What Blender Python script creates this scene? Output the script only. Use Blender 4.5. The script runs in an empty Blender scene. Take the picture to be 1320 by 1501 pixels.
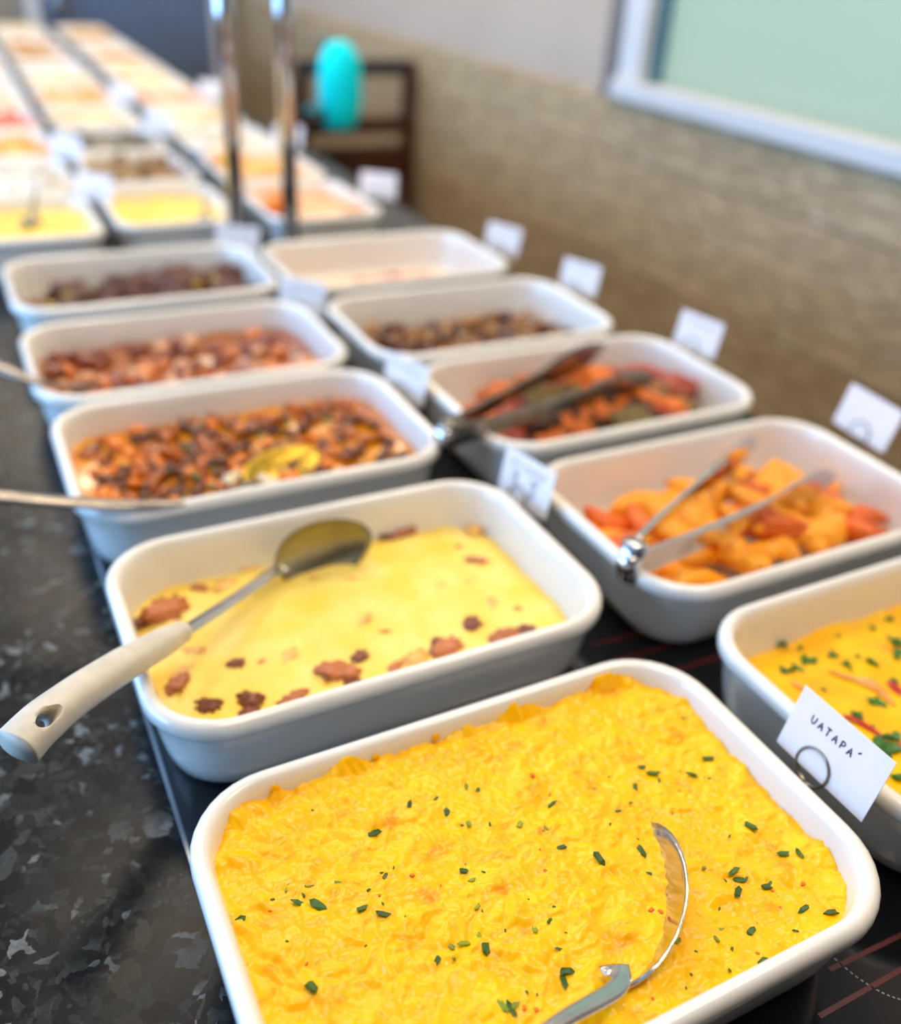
import bpy, bmesh, math, random
from mathutils import Vector, Matrix, noise
random.seed(7)
sc = bpy.context.scene
COL = sc.collection
PI = math.pi

# ------------------------------------------------------------------ camera
RIM = 0.977                      # height of the dish rims above the floor
PLATE = 0.905                    # top of the warming plate
FPX = 1362.1
CR = Vector((0.8918, -0.4491, 0.0551)).normalized()
CU = Vector((0.1954, 0.4921, 0.8483)).normalized()
CF = Vector((0.4081, 0.7457, -0.5266)).normalized()
CAM = Vector((0, 0, 0.4345 + RIM))
cd = bpy.data.cameras.new('camera'); cam = bpy.data.objects.new('camera', cd); COL.objects.link(cam)
cd.sensor_fit = 'HORIZONTAL'; cd.sensor_width = 36; cd.lens = 36 * FPX / 1320
cd.clip_start = 0.02; cd.clip_end = 100
cam.matrix_world = Matrix(((CR.x, CU.x, -CF.x, CAM.x), (CR.y, CU.y, -CF.y, CAM.y), (CR.z, CU.z, -CF.z, CAM.z), (0, 0, 0, 1)))
cd.dof.use_dof = True; cd.dof.focus_distance = 0.515
cd.dof.aperture_fstop = cd.lens / 1000 / 0.0125
sc.camera = cam

def ray(px, py):
    return CF + CR * ((px - 660) / FPX) - CU * ((py - 750.5) / FPX)
def at(px, py, z):               # photo pixel -> point at height z relative to the dish rims
    d = ray(px, py); t = (z + RIM - CAM.z) / d.z
    return CAM + d * t

# ------------------------------------------------------------------ world, lights, exposure
w = bpy.data.worlds.new('world'); sc.world = w; w.use_nodes = True
bg = w.node_tree.nodes['Background']; bg.inputs[0].default_value = (0.74, 0.88, 1.0, 1); bg.inputs[1].default_value = 1.0
def area(name, loc, rot, sx, sy, power, col):
    l = bpy.data.lights.new(name, 'AREA'); l.shape = 'RECTANGLE'; l.size = sx; l.size_y = sy
    l.energy = power; l.color = col
    o = bpy.data.objects.new(name, l); COL.objects.link(o); o.location = loc; o.rotation_euler = rot
    return o
# daylight through the big windows of the left wall
for wy, pw in ((1.2, 98), (3.6, 95)):
    area('window_daylight', (-2.38, wy, 1.45), (0, -PI / 2, 0), 1.5, 1.9, pw, (0.25, 0.54, 1.0))
# warm ceiling panels above the buffet
CEIL = [(0.15, 0.2), (0.15, 1.7), (0.15, 3.2), (0.15, 4.7), (1.1, 0.2), (1.1, 1.7), (1.1, 3.2), (1.1, 4.7)]
for cx, cy in CEIL:
    area('ceiling_lamp_light', (cx, cy, 2.655), (0, 0, 0), 0.55, 0.55, 10.8, (1.0, 0.81, 0.58))
vs = sc.view_settings
vs.view_transform = 'Standard'; vs.look = 'None'; vs.gamma = 1.0; vs.use_curve_mapping = False
vs.exposure = -0.08

# ------------------------------------------------------------------ material helpers
def lin(c):
    return tuple(((v / 255) / 12.92 if v <= 10 else (((v / 255) + 0.055) / 1.055) ** 2.4) for v in c) + (1,)
def setin(n, key, v):
    if key in n.inputs: n.inputs[key].default_value = v
MATS = {}
def mat(name, c1, c2=None, scale=60, rough=0.5, metal=0.0, coat=0.0, bump=0.0, bscale=200, detail=3, c3=None, sss=0.0, stretch=(1, 1, 1), lo=0.35, hi=0.65, rand=0.0, bdist=0.002, spec=0.5):
    if name in MATS: return MATS[name]
    m = bpy.data.materials.new(name); m.use_nodes = True; MATS[name] = m
    nt = m.node_tree; N = nt.nodes; Lk = nt.links; b = N['Principled BSDF']
    b.inputs['Roughness'].default_value = rough; b.inputs['Metallic'].default_value = metal
    setin(b, 'Coat Weight', coat); setin(b, 'Specular IOR Level', spec); setin(b, 'Coat Roughness', 0.12)
    if sss: setin(b, 'Subsurface Weight', sss); setin(b, 'Subsurface Radius', (0.006, 0.004, 0.002)); setin(b, 'Subsurface Scale', 1.0)
    tc = N.new('ShaderNodeTexCoord'); mp = N.new('ShaderNodeMapping'); mp.inputs['Scale'].default_value = stretch
    Lk.new(tc.outputs['Object'], mp.inputs['Vector'])
    if c2 is None: c2 = tuple(min(255, v * 0.93) for v in c1)
    nz = N.new('ShaderNodeTexNoise'); nz.inputs['Scale'].default_value = scale; nz.inputs['Detail'].default_value = detail
    Lk.new(mp.outputs[0], nz.inputs['Vector'])
    rp = N.new('ShaderNodeValToRGB'); Lk.new(nz.outputs['Fac'], rp.inputs[0])
    e = rp.color_ramp.elements; e[0].position = lo; e[0].color = lin(c1); e[1].position = hi; e[1].color = lin(c2)
    if c3 is not None:
        x = e.new(min(0.98, hi + 0.12)); x.color = lin(c3)
    out = rp.outputs[0]
    if rand:
        oi = N.new('ShaderNodeObjectInfo'); hs = N.new('ShaderNodeHueSaturation')
        mr = N.new('ShaderNodeMapRange'); mr.inputs[3].default_value = 1 - rand; mr.inputs[4].default_value = 1 + rand
        Lk.new(oi.outputs['Random'], mr.inputs[0]); Lk.new(mr.outputs[0], hs.inputs['Value']); Lk.new(out, hs.inputs['Color']); out = hs.outputs[0]
    Lk.new(out, b.inputs['Base Color'])
    if bump:
        n2 = N.new('ShaderNodeTexNoise'); n2.inputs['Scale'].default_value = bscale; n2.inputs['Detail'].default_value = 4
        Lk.new(mp.outputs[0], n2.inputs['Vector'])
        bp = N.new('ShaderNodeBump'); bp.inputs['Strength'].default_value = bump; bp.inputs['Distance'].default_value = bdist
        Lk.new(n2.outputs['Fac'], bp.inputs['Height']); Lk.new(bp.outputs[0], b.inputs['Normal'])
    return m

M_CER = mat('ceramic', (238, 234, 226), (233, 229, 221), 8, rough=0.16, coat=0.4)
M_STEEL = mat('steel', (205, 203, 198), (190, 188, 184), 40, rough=0.14, metal=1.0)
M_BOWL = mat('spoon_bowl_steel', (168, 158, 126), (150, 140, 108), 30, rough=0.34, metal=1.0)
M_DSTEEL = mat('dark_steel', (150, 142, 132), (130, 124, 116), 60, rough=0.25, metal=1.0)
M_CHROME = mat('chrome', (215, 215, 218), (205, 205, 208), 10, rough=0.1, metal=1.0)
M_CARD = mat('card_paper', (244, 232, 226), (238, 227, 222), 30, rough=0.75)
M_INK = mat('ink', (58, 52, 92), (46, 42, 80), 300, rough=0.7)
M_WIRE = mat('wire', (150, 142, 130), (128, 120, 108), 300, rough=0.3, metal=1.0)
M_HANDLE = mat('handle_plastic', (216, 208, 192), (200, 192, 176), 60, rough=0.45, bump=0.1, bscale=150)
M_PLATE = mat('black_glass', (10, 12, 16), (8, 9, 12), 5, rough=0.12)
M_TRIM = mat('steel_trim', (150, 152, 155), (130, 132, 135), 40, rough=0.25, metal=1.0)
M_RED = mat('red_print', (84, 12, 10), (64, 8, 8), 50, rough=0.3)
M_WPRINT = mat('white_print', (150, 150, 150), (130, 130, 130), 50, rough=0.3)

def granite():
    m = bpy.data.materials.new('granite'); m.use_nodes = True
    nt = m.node_tree; N = nt.nodes; Lk = nt.links; b = N['Principled BSDF']
    b.inputs['Roughness'].default_value = 0.26; setin(b, 'Specular IOR Level', 0.12)
    tc = N.new('ShaderNodeTexCoord')
    dn = N.new('ShaderNodeTexNoise'); dn.inputs['Scale'].default_value = 45; dn.inputs['Detail'].default_value = 3
    Lk.new(tc.outputs['Object'], dn.inputs['Vector'])
    mx = N.new('ShaderNodeMixRGB'); mx.blend_type = 'LINEAR_LIGHT'; mx.inputs[0].default_value = 0.012
    Lk.new(tc.outputs['Object'], mx.inputs[1]); Lk.new(dn.outputs['Color'], mx.inputs[2])
    def cells(scale, stops, interp='CONSTANT'):
        v = N.new('ShaderNodeTexVoronoi'); v.inputs['Scale'].default_value = scale
        Lk.new(mx.outputs[0], v.inputs['Vector'])
        sp = N.new('ShaderNodeSeparateColor'); Lk.new(v.outputs['Color'], sp.inputs[0])
        r = N.new('ShaderNodeValToRGB'); r.color_ramp.interpolation = interp; Lk.new(sp.outputs[0], r.inputs[0])
        e = r.color_ramp.elements
        e[0].position = stops[0][0]; e[0].color = lin(stops[0][1]); e[1].position = stops[1][0]; e[1].color = lin(stops[1][1])
        for p, c in stops[2:]:
            x = e.new(p); x.color = lin(c)
        return r.outputs[0], sp.outputs[1], v
    big, _, _ = cells(78, [(0, (20, 22, 23)), (0.34, (32, 34, 34)), (0.55, (44, 45, 44)), (0.70, (24, 24, 24)), (0.80, (50, 44, 38)), (0.89, (70, 72, 70)), (0.965, (112, 112, 108))])
    sml, mk, _ = cells(190, [(0, (20, 21, 22)), (0.4, (44, 46, 46)), (0.65, (66, 66, 62)), (0.82, (30, 31, 32)), (0.95, (128, 128, 124))])
    gt = N.new('ShaderNodeTexNoise'); gt.inputs['Scale'].default_value = 26; gt.inputs['Detail'].default_value = 5
    Lk.new(tc.outputs['Object'], gt.inputs['Vector'])
    rp = N.new('ShaderNodeValToRGB'); rp.color_ramp.elements[0].position = 0.42; rp.color_ramp.elements[1].position = 0.6
    Lk.new(gt.outputs['Fac'], rp.inputs[0])
    m1 = N.new('ShaderNodeMixRGB'); Lk.new(rp.outputs[0], m1.inputs[0]); Lk.new(big, m1.inputs[1]); Lk.new(sml, m1.inputs[2])
    sp = N.new('ShaderNodeTexNoise'); sp.inputs['Scale'].default_value = 400; sp.inputs['Detail'].default_value = 3
    Lk.new(tc.outputs['Object'], sp.inputs['Vector'])
    m2 = N.new('ShaderNodeMixRGB'); m2.blend_type = 'OVERLAY'; m2.inputs[0].default_value = 0.6; dk = N.new('ShaderNodeMixRGB'); dk.blend_type = 'MULTIPLY'; dk.inputs[0].default_value = 1; dk.inputs[2].default_value = (0.66, 0.71, 0.76, 1)
    Lk.new(m1.outputs[0], m2.inputs[1]); Lk.new(sp.outputs['Fac'], m2.inputs[2])
    Lk.new(m2.outputs[0], dk.inputs[1]); Lk.new(dk.outputs[0], b.inputs['Base Color'])
    return m
M_GRANITE = granite()

# ------------------------------------------------------------------ mesh helpers
def tag(o, label=None, cat=None, group=None, kind=None):
    if label: o['label'] = label
    if cat: o['category'] = cat
    if group: o['group'] = group
    if kind: o['kind'] = kind
    return o
def mesh(name, verts, faces, m=None, smooth=True):
    me = bpy.data.meshes.new(name); me.from_pydata([tuple(v) for v in verts], [], faces); me.update()
    if smooth: me.polygons.foreach_set('use_smooth', [True] * len(me.polygons))
    if m: me.materials.append(m)
    return me
def link(name, me, loc=(0, 0, 0), parent=None, rot=None, scale=None):
    o = bpy.data.objects.new(name, me); COL.objects.link(o); o.location = loc
    if parent is not None: o.parent = parent
    if rot is not None: o.rotation_euler = rot
    if scale is not None: o.scale = scale
    return o
def empty(name, loc, rz=0):
    o = bpy.data.objects.new(name, None); COL.objects.link(o); o.location = loc; o.rotation_euler = (0, 0, rz)
    o.empty_display_size = 0.02
    return o
def boxme(name, x0, x1, y0, y1, z0, z1, m, bev=0.0):
    bm = bmesh.new(); bmesh.ops.create_cube(bm, size=1)
    for v in bm.verts:
        v.co = Vector(((x0 + x1) / 2 + v.co.x * (x1 - x0), (y0 + y1) / 2 + v.co.y * (y1 - y0), (z0 + z1) / 2 + v.co.z * (z1 - z0)))
    if bev: bmesh.ops.bevel(bm, geom=list(bm.edges), offset=bev, segments=2, affect='EDGES', profile=0.5)
    me = bpy.data.meshes.new(name); bm.to_mesh(me); bm.free()
    if m: me.materials.append(m)
    return me
def box(name, x0, x1, y0, y1, z0, z1, m, parent=None, bev=0.0, kind=None):
    o = link(name, boxme(name, x0, x1, y0, y1, z0, z1, m, bev))
    if parent is not None:
        o.parent = parent; o.location = -parent.location
    if kind: o['kind'] = kind
    return o
def sweep_data(pts, ws, hs, seg=14, up=(0, 0, 1), power=2.0, cap=True):
    """elliptic (or superelliptic) tube along pts; ws / hs half sizes sideways and along up"""
    V = []; F = []; n = len(pts); pts = [Vector(p) for p in pts]; up = Vector(up)
    for i, p in enumerate(pts):
        t = (pts[min(i + 1, n - 1)] - pts[max(i - 1, 0)]).normalized()
        s = t.cross(up).normalized(); u = s.cross(t).normalized()
        for k in range(seg):
            a = 2 * PI * k / seg; c, d = math.cos(a), math.sin(a)
            c = math.copysign(abs(c) ** (2 / power), c); d = math.copysign(abs(d) ** (2 / power), d)
            V.append(p + s * (c * ws[i]) + u * (d * hs[i]))
    for i in range(n - 1):
        for k in range(seg):
            F.append((i * seg + k, (i + 1) * seg + k, (i + 1) * seg + (k + 1) % seg, i * seg + (k + 1) % seg))
    if cap:
        F.append(tuple(range(seg))); F.append(tuple((n - 1) * seg + k for k in reversed(range(seg))))
    return V, F
def part(name, V, F, m, root, smooth=True):
    return link(name, mesh(name, [Vector(v) - root.location for v in V], F, m, smooth), parent=root)
def smoothpath(P, n=8):
    """Catmull-Rom through P"""
    P = [Vector(p) for p in P]; out = []
    for i in range(len(P) - 1):
        p0 = P[max(i - 1, 0)]; p1 = P[i]; p2 = P[i + 1]; p3 = P[min(i + 2, len(P) - 1)]
        for k in range(n):
            t = k / n
            out.append(0.5 * ((2 * p1) + (p2 - p0) * t + (2 * p0 - 5 * p1 + 4 * p2 - p3) * t * t + (3 * p1 - p0 - 3 * p2 + p3) * t ** 3))
    out.append(P[-1]); return out
def interp(vals, n):
    out = []
    for i in range(n):
        t = i / (n - 1) * (len(vals) - 1); k = min(int(t), len(vals) - 2); f = t - k
        f = f * f * (3 - 2 * f)
        out.append(vals[k] * (1 - f) + vals[k + 1] * f)
    return out
def blob(name, dims, amp, seed, m=None, sub=2, freq=1.6, bend=0.0):
    bm = bmesh.new(); bmesh.ops.create_icosphere(bm, subdivisions=sub, radius=1)
    for v in bm.verts:
        c = v.co.copy(); k = 1 + amp * noise.noise(c * freq + Vector((seed * 7.3, seed * 1.7, 0))) + amp * 0.5 * noise.noise(c * freq * 2.3 + Vector((0, seed * 3.1, 5)))
        c = c * k; v.co = Vector((c.x * dims[0], c.y * dims[1] + bend * dims[0] * (c.x * c.x - 0.4), c.z * dims[2]))
    me = bpy.data.meshes.new(name); bm.to_mesh(me); bm.free()
    me.polygons.foreach_set('use_smooth', [True] * len(me.polygons))
    if m: me.materials.append(m)
    return me

# ------------------------------------------------------------------ the room
M_FLOOR = mat('floor_tile', (92, 86, 80), (82, 76, 70), 4, rough=0.3)
M_UPPER = mat('wall_paint', (190, 170, 150), (184, 164, 144), 3, rough=0.8)
M_CEILM = mat('ceiling_paint', (225, 222, 216), (220, 217, 211), 3, rough=0.9)
M_TILE = mat('stone_tile', (212, 182, 140), (160, 132, 96), 7, rough=0.55, c3=(228, 206, 172), stretch=(1, 1.1, 9), detail=6, lo=0.34, hi=0.58, rand=0.07, bump=0.3, bscale=30)
M_GROUT = mat('grout', (96, 86, 74), (88, 78, 66), 30, rough=0.9)
M_FRAME = mat('window_frame_paint', (214, 212, 210), (208, 206, 204), 5, rough=0.4)
M_GASKET = mat('window_gasket', (70, 112, 118), (62, 100, 108), 5, rough=0.5)
M_BACK = mat('back_wall_paint', (150, 138, 118), (140, 128, 108), 3, rough=0.8)
M_DARKDOOR = mat('dark_panel', (98, 114, 138), (86, 100, 122), 2, rough=0.25)
def glass_frosted():
    m = bpy.data.materials.new('frosted_glass'); m.use_nodes = True
    nt = m.node_tree; N = nt.nodes; Lk = nt.links; b = N['Principled BSDF']
    b.inputs['Base Color'].default_value = lin((208, 220, 208)); b.inputs['Roughness'].default_value = 0.25
    t = N.new('ShaderNodeBsdfTranslucent'); t.inputs[0].default_value = lin((226, 236, 212))
    mx = N.new('ShaderNodeMixShader'); mx.inputs[0].default_value = 0.65
    Lk.new(b.outputs[0], mx.inputs[1]); Lk.new(t.outputs[0], mx.inputs[2]); Lk.new(mx.outputs[0], N['Material Output'].inputs[0])
    return m
def glass_clear():
    m = bpy.data.materials.new('clear_glass'); m.use_nodes = True
    nt = m.node_tree; N = nt.nodes; Lk = nt.links
    t = N.new('ShaderNodeBsdfTransparent'); t.inputs[0].default_value = (0.93, 0.97, 1, 1)
    g = N.new('ShaderNodeBsdfGlossy'); g.inputs['Roughness'].default_value = 0.02
    mx = N.new('ShaderNodeMixShader'); mx.inputs[0].default_value = 0.06
    Lk.new(t.outputs[0], mx.inputs[1]); Lk.new(g.outputs[0], mx.inputs[2]); Lk.new(mx.outputs[0], N['Material Output'].inputs[0])
    return m
M_FROST = glass_frosted(); M_CLEAR = glass_clear()

X0, X1, Y0, Y1, ZC = -2.5, 1.6, -1.8, 5.6, 2.7
box('floor', X0, X1 + 0.2, Y0, Y1, -0.05, 0, M_FLOOR, kind='structure')
box('ceiling', X0 - 0.2, X1 + 0.2, Y0, Y1, ZC, ZC + 0.05, M_CEILM, kind='structure')
def wall(name):
    o = empty(name, (0, 0, 0)); o['kind'] = 'structure'; return o
# right wall: painted above, stone-look tiles below, one wide window
WY0, WY1, WZ0, WZ1 = 0.2, 2.19, RIM + 0.10, RIM + 1.1
wr = link('wall_right', boxme('wall_right', X1, X1 + 0.15, Y0, Y1, 0, WZ0, M_GROUT)); wr['kind'] = 'structure'
box('plaster', X1, X1 + 0.15, WY1, Y1, WZ0, ZC, M_UPPER, wr); box('plaster', X1, X1 + 0.15, Y0, WY0, WZ0, ZC, M_UPPER, wr)
box('plaster', X1, X1 + 0.15, WY0, WY1, WZ1, ZC, M_UPPER, wr)
th = (WZ0 - 0.0) / 8
for r_ in range(8):
    for c_ in range(-3, 10):
        y0 = c_ * 0.6 + (0.3 if r_ % 2 else 0.0); a, b_ = max(y0, Y0), min(y0 + 0.597, Y1)
        if b_ - a < 0.05: continue
        d = 0.008 + random.uniform(0, 0.004)
        link('wall_tile', boxme('wall_tile', -d, 0, a - (a + b_) / 2, b_ - (a + b_) / 2, 0.0015, th - 0.0015, M_TILE, 0.001), (X1, (a + b_) / 2, r_ * th), wr)
wn = empty('window_1', (X1, (WY0 + WY1) / 2, WZ0)); wn['kind'] = 'structure'
box('window_sill', X1 - 0.03, X1 + 0.14, WY0, WY1 - 0.03, WZ0, WZ0 + 0.045, M_FRAME, wn, 0.004)
box('window_frame', X1 - 0.012, X1 + 0.1, WY1 - 0.12, WY1 - 0.03, WZ0 + 0.045, WZ1, M_FRAME, wn, 0.004)
box('window_frame', X1 - 0.012, X1 + 0.1, WY0, WY0 + 0.09, WZ0 + 0.045, WZ1, M_FRAME, wn, 0.004)
box('window_frame', X1 - 0.012, X1 + 0.1, WY0, WY1 - 0.03, WZ1 - 0.06, WZ1, M_FRAME, wn, 0.004)
box('window_gasket', X1 + 0.02, X1 + 0.06, WY1 - 0.155, WY1 - 0.12, WZ0 + 0.045, WZ1 - 0.06, M_GASKET, wn)
box('window_pane', X1 + 0.035, X1 + 0.043, WY0 + 0.09, WY1 - 0.155, WZ0 + 0.045, WZ1 - 0.06, M_FROST, wn)
box('shadow_gap_strip_1', X1 - 0.014, X1, WY1 - 0.03, WY1 + 0.03, WZ0, ZC, mat('painted_shadow_gap', (120, 112, 106), (110, 102, 96), 5, rough=0.6), kind='structure')  # grey-brown strip, shade of the gap beside the window put in as colour
# back wall with a dark glazed door
wb = link('wall_back', boxme('wall_back', X0, X1 + 0.15, Y1, Y1 + 0.12, 0, ZC, M_BACK)); wb['kind'] = 'structure'
dr = empty('door_1', (0.95, Y1, 0)); dr['kind'] = 'structure'
box('door_leaf', 0.55, 1.4, Y1 - 0.04, Y1, 0, 2.1, M_DARKDOOR, dr, 0.004)
box('door_frame', 1.4, 1.46, Y1 - 0.06, Y1, 0, 2.16, M_FRAME, dr, 0.004); box('door_frame', 0.49, 0.55, Y1 - 0.06, Y1, 0, 2.16, M_FRAME, dr, 0.004)
box('door_frame', 0.49, 1.46, Y1 - 0.06, Y1, 2.1, 2.16, M_FRAME, dr, 0.004)
box('door_handle', 0.62, 0.65, Y1 - 0.09, Y1 - 0.04, 0.95, 1.25, M_CHROME, dr, 0.006)
# left wall with two big windows, and the wall behind the photographer
wl = link('wall_left', boxme('wall_left', X0 - 0.12, X0, Y0, Y1, 0, 0.6, M_UPPER)); wl['kind'] = 'structure'
box('lintel', X0 - 0.12, X0, Y0, Y1, 2.5, ZC, M_UPPER, wl)
edges = [Y0, 0.2, 2.2, 2.6, 4.6, Y1, Y1, Y1]
for k in range(0, 6, 2): box('pier', X0 - 0.12, X0, edges[k], edges[k + 1], 0.6, 2.5, M_UPPER, wl)
for k, yy in enumerate((0.2, 2.6)):
    wn2 = empty('window_%d' % (k + 2), (X0, yy + 1, 0.6)); wn2['kind'] = 'structure'
    box('window_pane', X0 - 0.06, X0 - 0.052, yy + 0.05, yy + 1.95, 0.65, 2.45, M_CLEAR, wn2)
    for a, b_, c, d in ((0, .05, .6, 2.5), (1.95, 2, .6, 2.5), (.05, 1.95, .6, .65), (.05, 1.95, 2.45, 2.5)):
        box('window_frame', X0 - 0.09, X0 - 0.03, yy + a, yy + b_, c, d, M_FRAME, wn2)
box('wall_front', X0, X1 + 0.15, Y0 - 0.12, Y0, 0, ZC, mat('front_wall_wood', (92, 72, 54), (78, 60, 44), 6, rough=0.6), kind='structure')
M_LAMP = bpy.data.materials.new('lamp_diffuser'); M_LAMP.use_nodes = True
_b = M_LAMP.node_tree.nodes['Principled BSDF']; _b.inputs['Emission Color'].default_value = (1, 0.86, 0.66, 1); _b.inputs['Emission Strength'].default_value = 2.0
for k, (cx, cy) in enumerate(CEIL):
    e = empty('ceiling_light', (cx, cy, ZC)); tag(e, 'square warm white ceiling light panel above the buffet', 'ceiling light', 'ceiling light panels')
    box('lamp_frame', cx - .32, cx + .32, cy - .32, cy + .32, ZC - 0.03, ZC, M_FRAME, e, 0.003)
    box('diffuser', cx - .29, cx + .29, cy - .29, cy + .29, ZC - 0.036, ZC - 0.03, M_LAMP, e)

# ------------------------------------------------------------------ buffet counter and warming plate
ct = empty('buffet_counter', (0.2, 2.0, 0)); tag(ct, 'long buffet counter with a dark speckled granite top', 'counter')
CX0, CX1, CY0, CY1 = -0.32, 0.875, -0.5, 5.2
box('countertop', CX0, CX1, CY0, CY1, 0.86, 0.90, M_GRANITE, ct, 0.006)
box('base_cabinet', CX0 + 0.06, CX1 - 0.06, CY0 + 0.06, CY1 - 0.06, 0, 0.86, mat('counter_base', (60, 58, 56), (52, 50, 48), 5, rough=0.5), ct)
wp = empty('warming_plate', (0.44, 2.0, 0.90)); tag(wp, 'black glass warming plate with steel edge set on the granite counter', 'hot plate')
PX0, PX1, PY0, PY1 = 0.052, 0.835, -0.45, 5.1
box('glass_top', PX0, PX1, PY0, PY1, 0.9, PLATE, M_PLATE, wp)
for nm, a in (('edge_trim', (PX0 - 0.003, PX0, PY0, PY1)), ('edge_trim', (PX1, PX1 + 0.003, PY0, PY1)), ('edge_trim', (PX0, PX1, PY0 - .003, PY0)), ('edge_trim', (PX0, PX1, PY1, PY1 + .003))):
    box(nm, *a, 0.9, PLATE + 0.0012, M_TRIM, wp, 0.0004)
def strip(name, P, wd, m):
    P = [Vector((p.x, p.y, PLATE + 0.0003)) for p in P]; V = []; F = []
    for i, p in enumerate(P):
        t = (P[min(i + 1, len(P) - 1)] - P[max(0, i - 1)]).normalized(); s = Vector((-t.y, t.x, 0)) * wd / 2
        V += [p + s, p - s]
        if i: F.append((2 * i - 2, 2 * i - 1, 2 * i + 1, 2 * i))
    return part(name, V, F, m, wp, False)
ZP = PLATE - RIM
strip('heating_mark', [at(1215, 1422, ZP), at(1330, 1366, ZP)], 0.003, M_RED)
strip('heating_mark', [at(1200, 1490, ZP), at(1330, 1416, ZP)], 0.003, M_RED)
for k in range(14):
    a, b_ = k / 14, (k + 0.55) / 14
    q = lambda t: at(1222 + 108 * t, 1405 + 62 * (1 - (1 - t) ** 1.6), ZP)
    strip('heating_mark', [q(a), q(b_)], 0.0009, M_WPRINT)
for (a, b_) in (((868, 945), (1000, 915)), ((880, 975), (1040, 930)), ((985, 985), (1060, 960))):
    strip('heating_mark', [at(*a, ZP), at(*b_, ZP)], 0.003, M_RED)

# ------------------------------------------------------------------ serving dishes
def rrect(a, b, r, seg=9):
    P = []
    for cx, cy, a0 in ((a - r, b - r, 0), (-a + r, b - r, 90), (-a + r, -b + r, 180), (a - r, -b + r, 270)):
        for k in range(seg + 1):
            t = math.radians(a0 + 90 * k / seg); P.append((cx + r * math.cos(t), cy + r * math.sin(t)))
    return P
H = RIM - PLATE
PROFILE = [(0.030, 0.0025), (0.024, 0.0), (0.019, 0.0012), (0.0155, 0.005), (0.0118, 0.018), (0.0085, 0.036), (0.006, 0.0535), (0.0046, 0.0565), (0.0016, 0.0578), (0.0004, 0.0600), (0.0, 0.0632), (0.0003, 0.0668),
           (0.0016, 0.0699), (0.0042, 0.0716), (0.0070, 0.0718), (0.0094, 0.0704), (0.0110, 0.0676), (0.0122, 0.0630), (0.0145, 0.048), (0.0172, 0.030), (0.020, 0.019), (0.0245, 0.0118), (0.031, 0.0085), (0.042, 0.0078)]
def dish_mesh(L, Wd, r):
    V = []; F = []; n = 40
    for ins, z in PROFILE:
        rr_ = max(0.004, r - ins * 0.75)
        for x, y in rrect(L / 2 - ins, Wd / 2 - ins, rr_): V.append((x, y, z))
    k = len(PROFILE)
    for i in range(k - 1):
        for j in range(n): F.append((i * n + j, i * n + (j + 1) % n, (i + 1) * n + (j + 1) % n, (i + 1) * n + j))
    F.append(tuple(reversed(range(n)))); F.append(tuple((k - 1) * n + j for j in range(n)))
    return mesh('serving_dish', V, F, M_CER)
DL, DW, DR = 0.36, 0.237, 0.0547
DISH = dish_mesh(DL, DW, DR)
POS = {'L1': (0.222, 0.278), 'L2': (0.223, 0.554), 'L3': (0.217, 0.833), 'L4': (0.212, 1.082), 'L5': (0.215, 1.361),
       'R1': (0.618, 0.290), 'R2': (0.616, 0.548), 'R3': (0.616, 0.814), 'R4': (0.596, 1.068), 'R5': (0.586, 1.341)}
DLAB = {'L1': 'white ceramic dish nearest the camera, filled with bright yellow puree', 'L2': 'white ceramic dish holding the pale cheese gratin with browned bits',
        'L3': 'white ceramic dish of glossy brown mushroom stew with green herbs', 'L4': 'white ceramic dish of reddish brown stew, behind the mushroom stew dish',
        'L5': 'white ceramic dish with dark meat rolls, fifth in the left row', 'R1': 'white ceramic dish of yellow fish stew with parsley, cut by the right edge',
        'R2': 'white ceramic dish of golden fried wedges with steel tongs', 'R3': 'white ceramic dish of roasted meat and vegetables under dark tongs',
        'R4': 'white ceramic dish of dark brown shredded beef in the right row', 'R5': 'nearly empty white ceramic dish, farthest of the large right row dishes'}
for k, (x, y) in POS.items():
    o = link('serving_dish', DISH, (x, y, PLATE)); tag(o, DLAB[k], 'dish', 'large white serving dishes')
def inner(z):                    # wall inset at height z above the dish base
    pr = PROFILE[16:]
    for (i0, z0), (i1, z1) in zip(pr, pr[1:]):
        if z0 >= z >= z1: return i0 + (i1 - i0) * (z0 - z) / max(1e-6, z0 - z1)
    return pr[0][0] if z > pr[0][1] else pr[-1][0]
def fillmesh(name, hf, m, nx, ny, L=DL, Wd=DW, R=DR, pen=0.0012):
    V = []; F = []
    for j in range(ny + 1):
        for i in range(nx + 1):
            u, v = 2 * i / nx - 1, 2 * j / ny - 1; mm = max(abs(u), abs(v))
            a0, b0 = L / 2 - 0.014, Wd / 2 - 0.014
            if mm < 1e-6: x = y = 0.0
            else:
                qx, qy = u / mm * a0, v / mm * b0; r = R - 0.010
                if abs(qx) > a0 - r and abs(qy) > b0 - r:
                    cx, cy = math.copysign(a0 - r, qx), math.copysign(b0 - r, qy); d = Vector((qx - cx, qy - cy)); d.normalize()
                    qx, qy = cx + d.x * r, cy + d.y * r
                x, y = qx * mm, qy * mm
            z = hf(x, y, mm) + H; ins = inner(z) - pen
            sx, sy = (L / 2 - ins) / a0, (Wd / 2 - ins) / b0
            V.append((x * (1 + (sx - 1) * mm ** 3), y * (1 + (sy - 1) * mm ** 3), z))
    w_ = nx + 1
    for j in range(ny):
        for i in range(nx): F.append((j * w_ + i, j * w_ + i + 1, (j + 1) * w_ + i + 1, (j + 1) * w_ + i))
    return mesh(name, V, F, m)
def N3(x, y, s, o=0.0): return noise.noise(Vector((x * s, y * s, o)))
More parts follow.
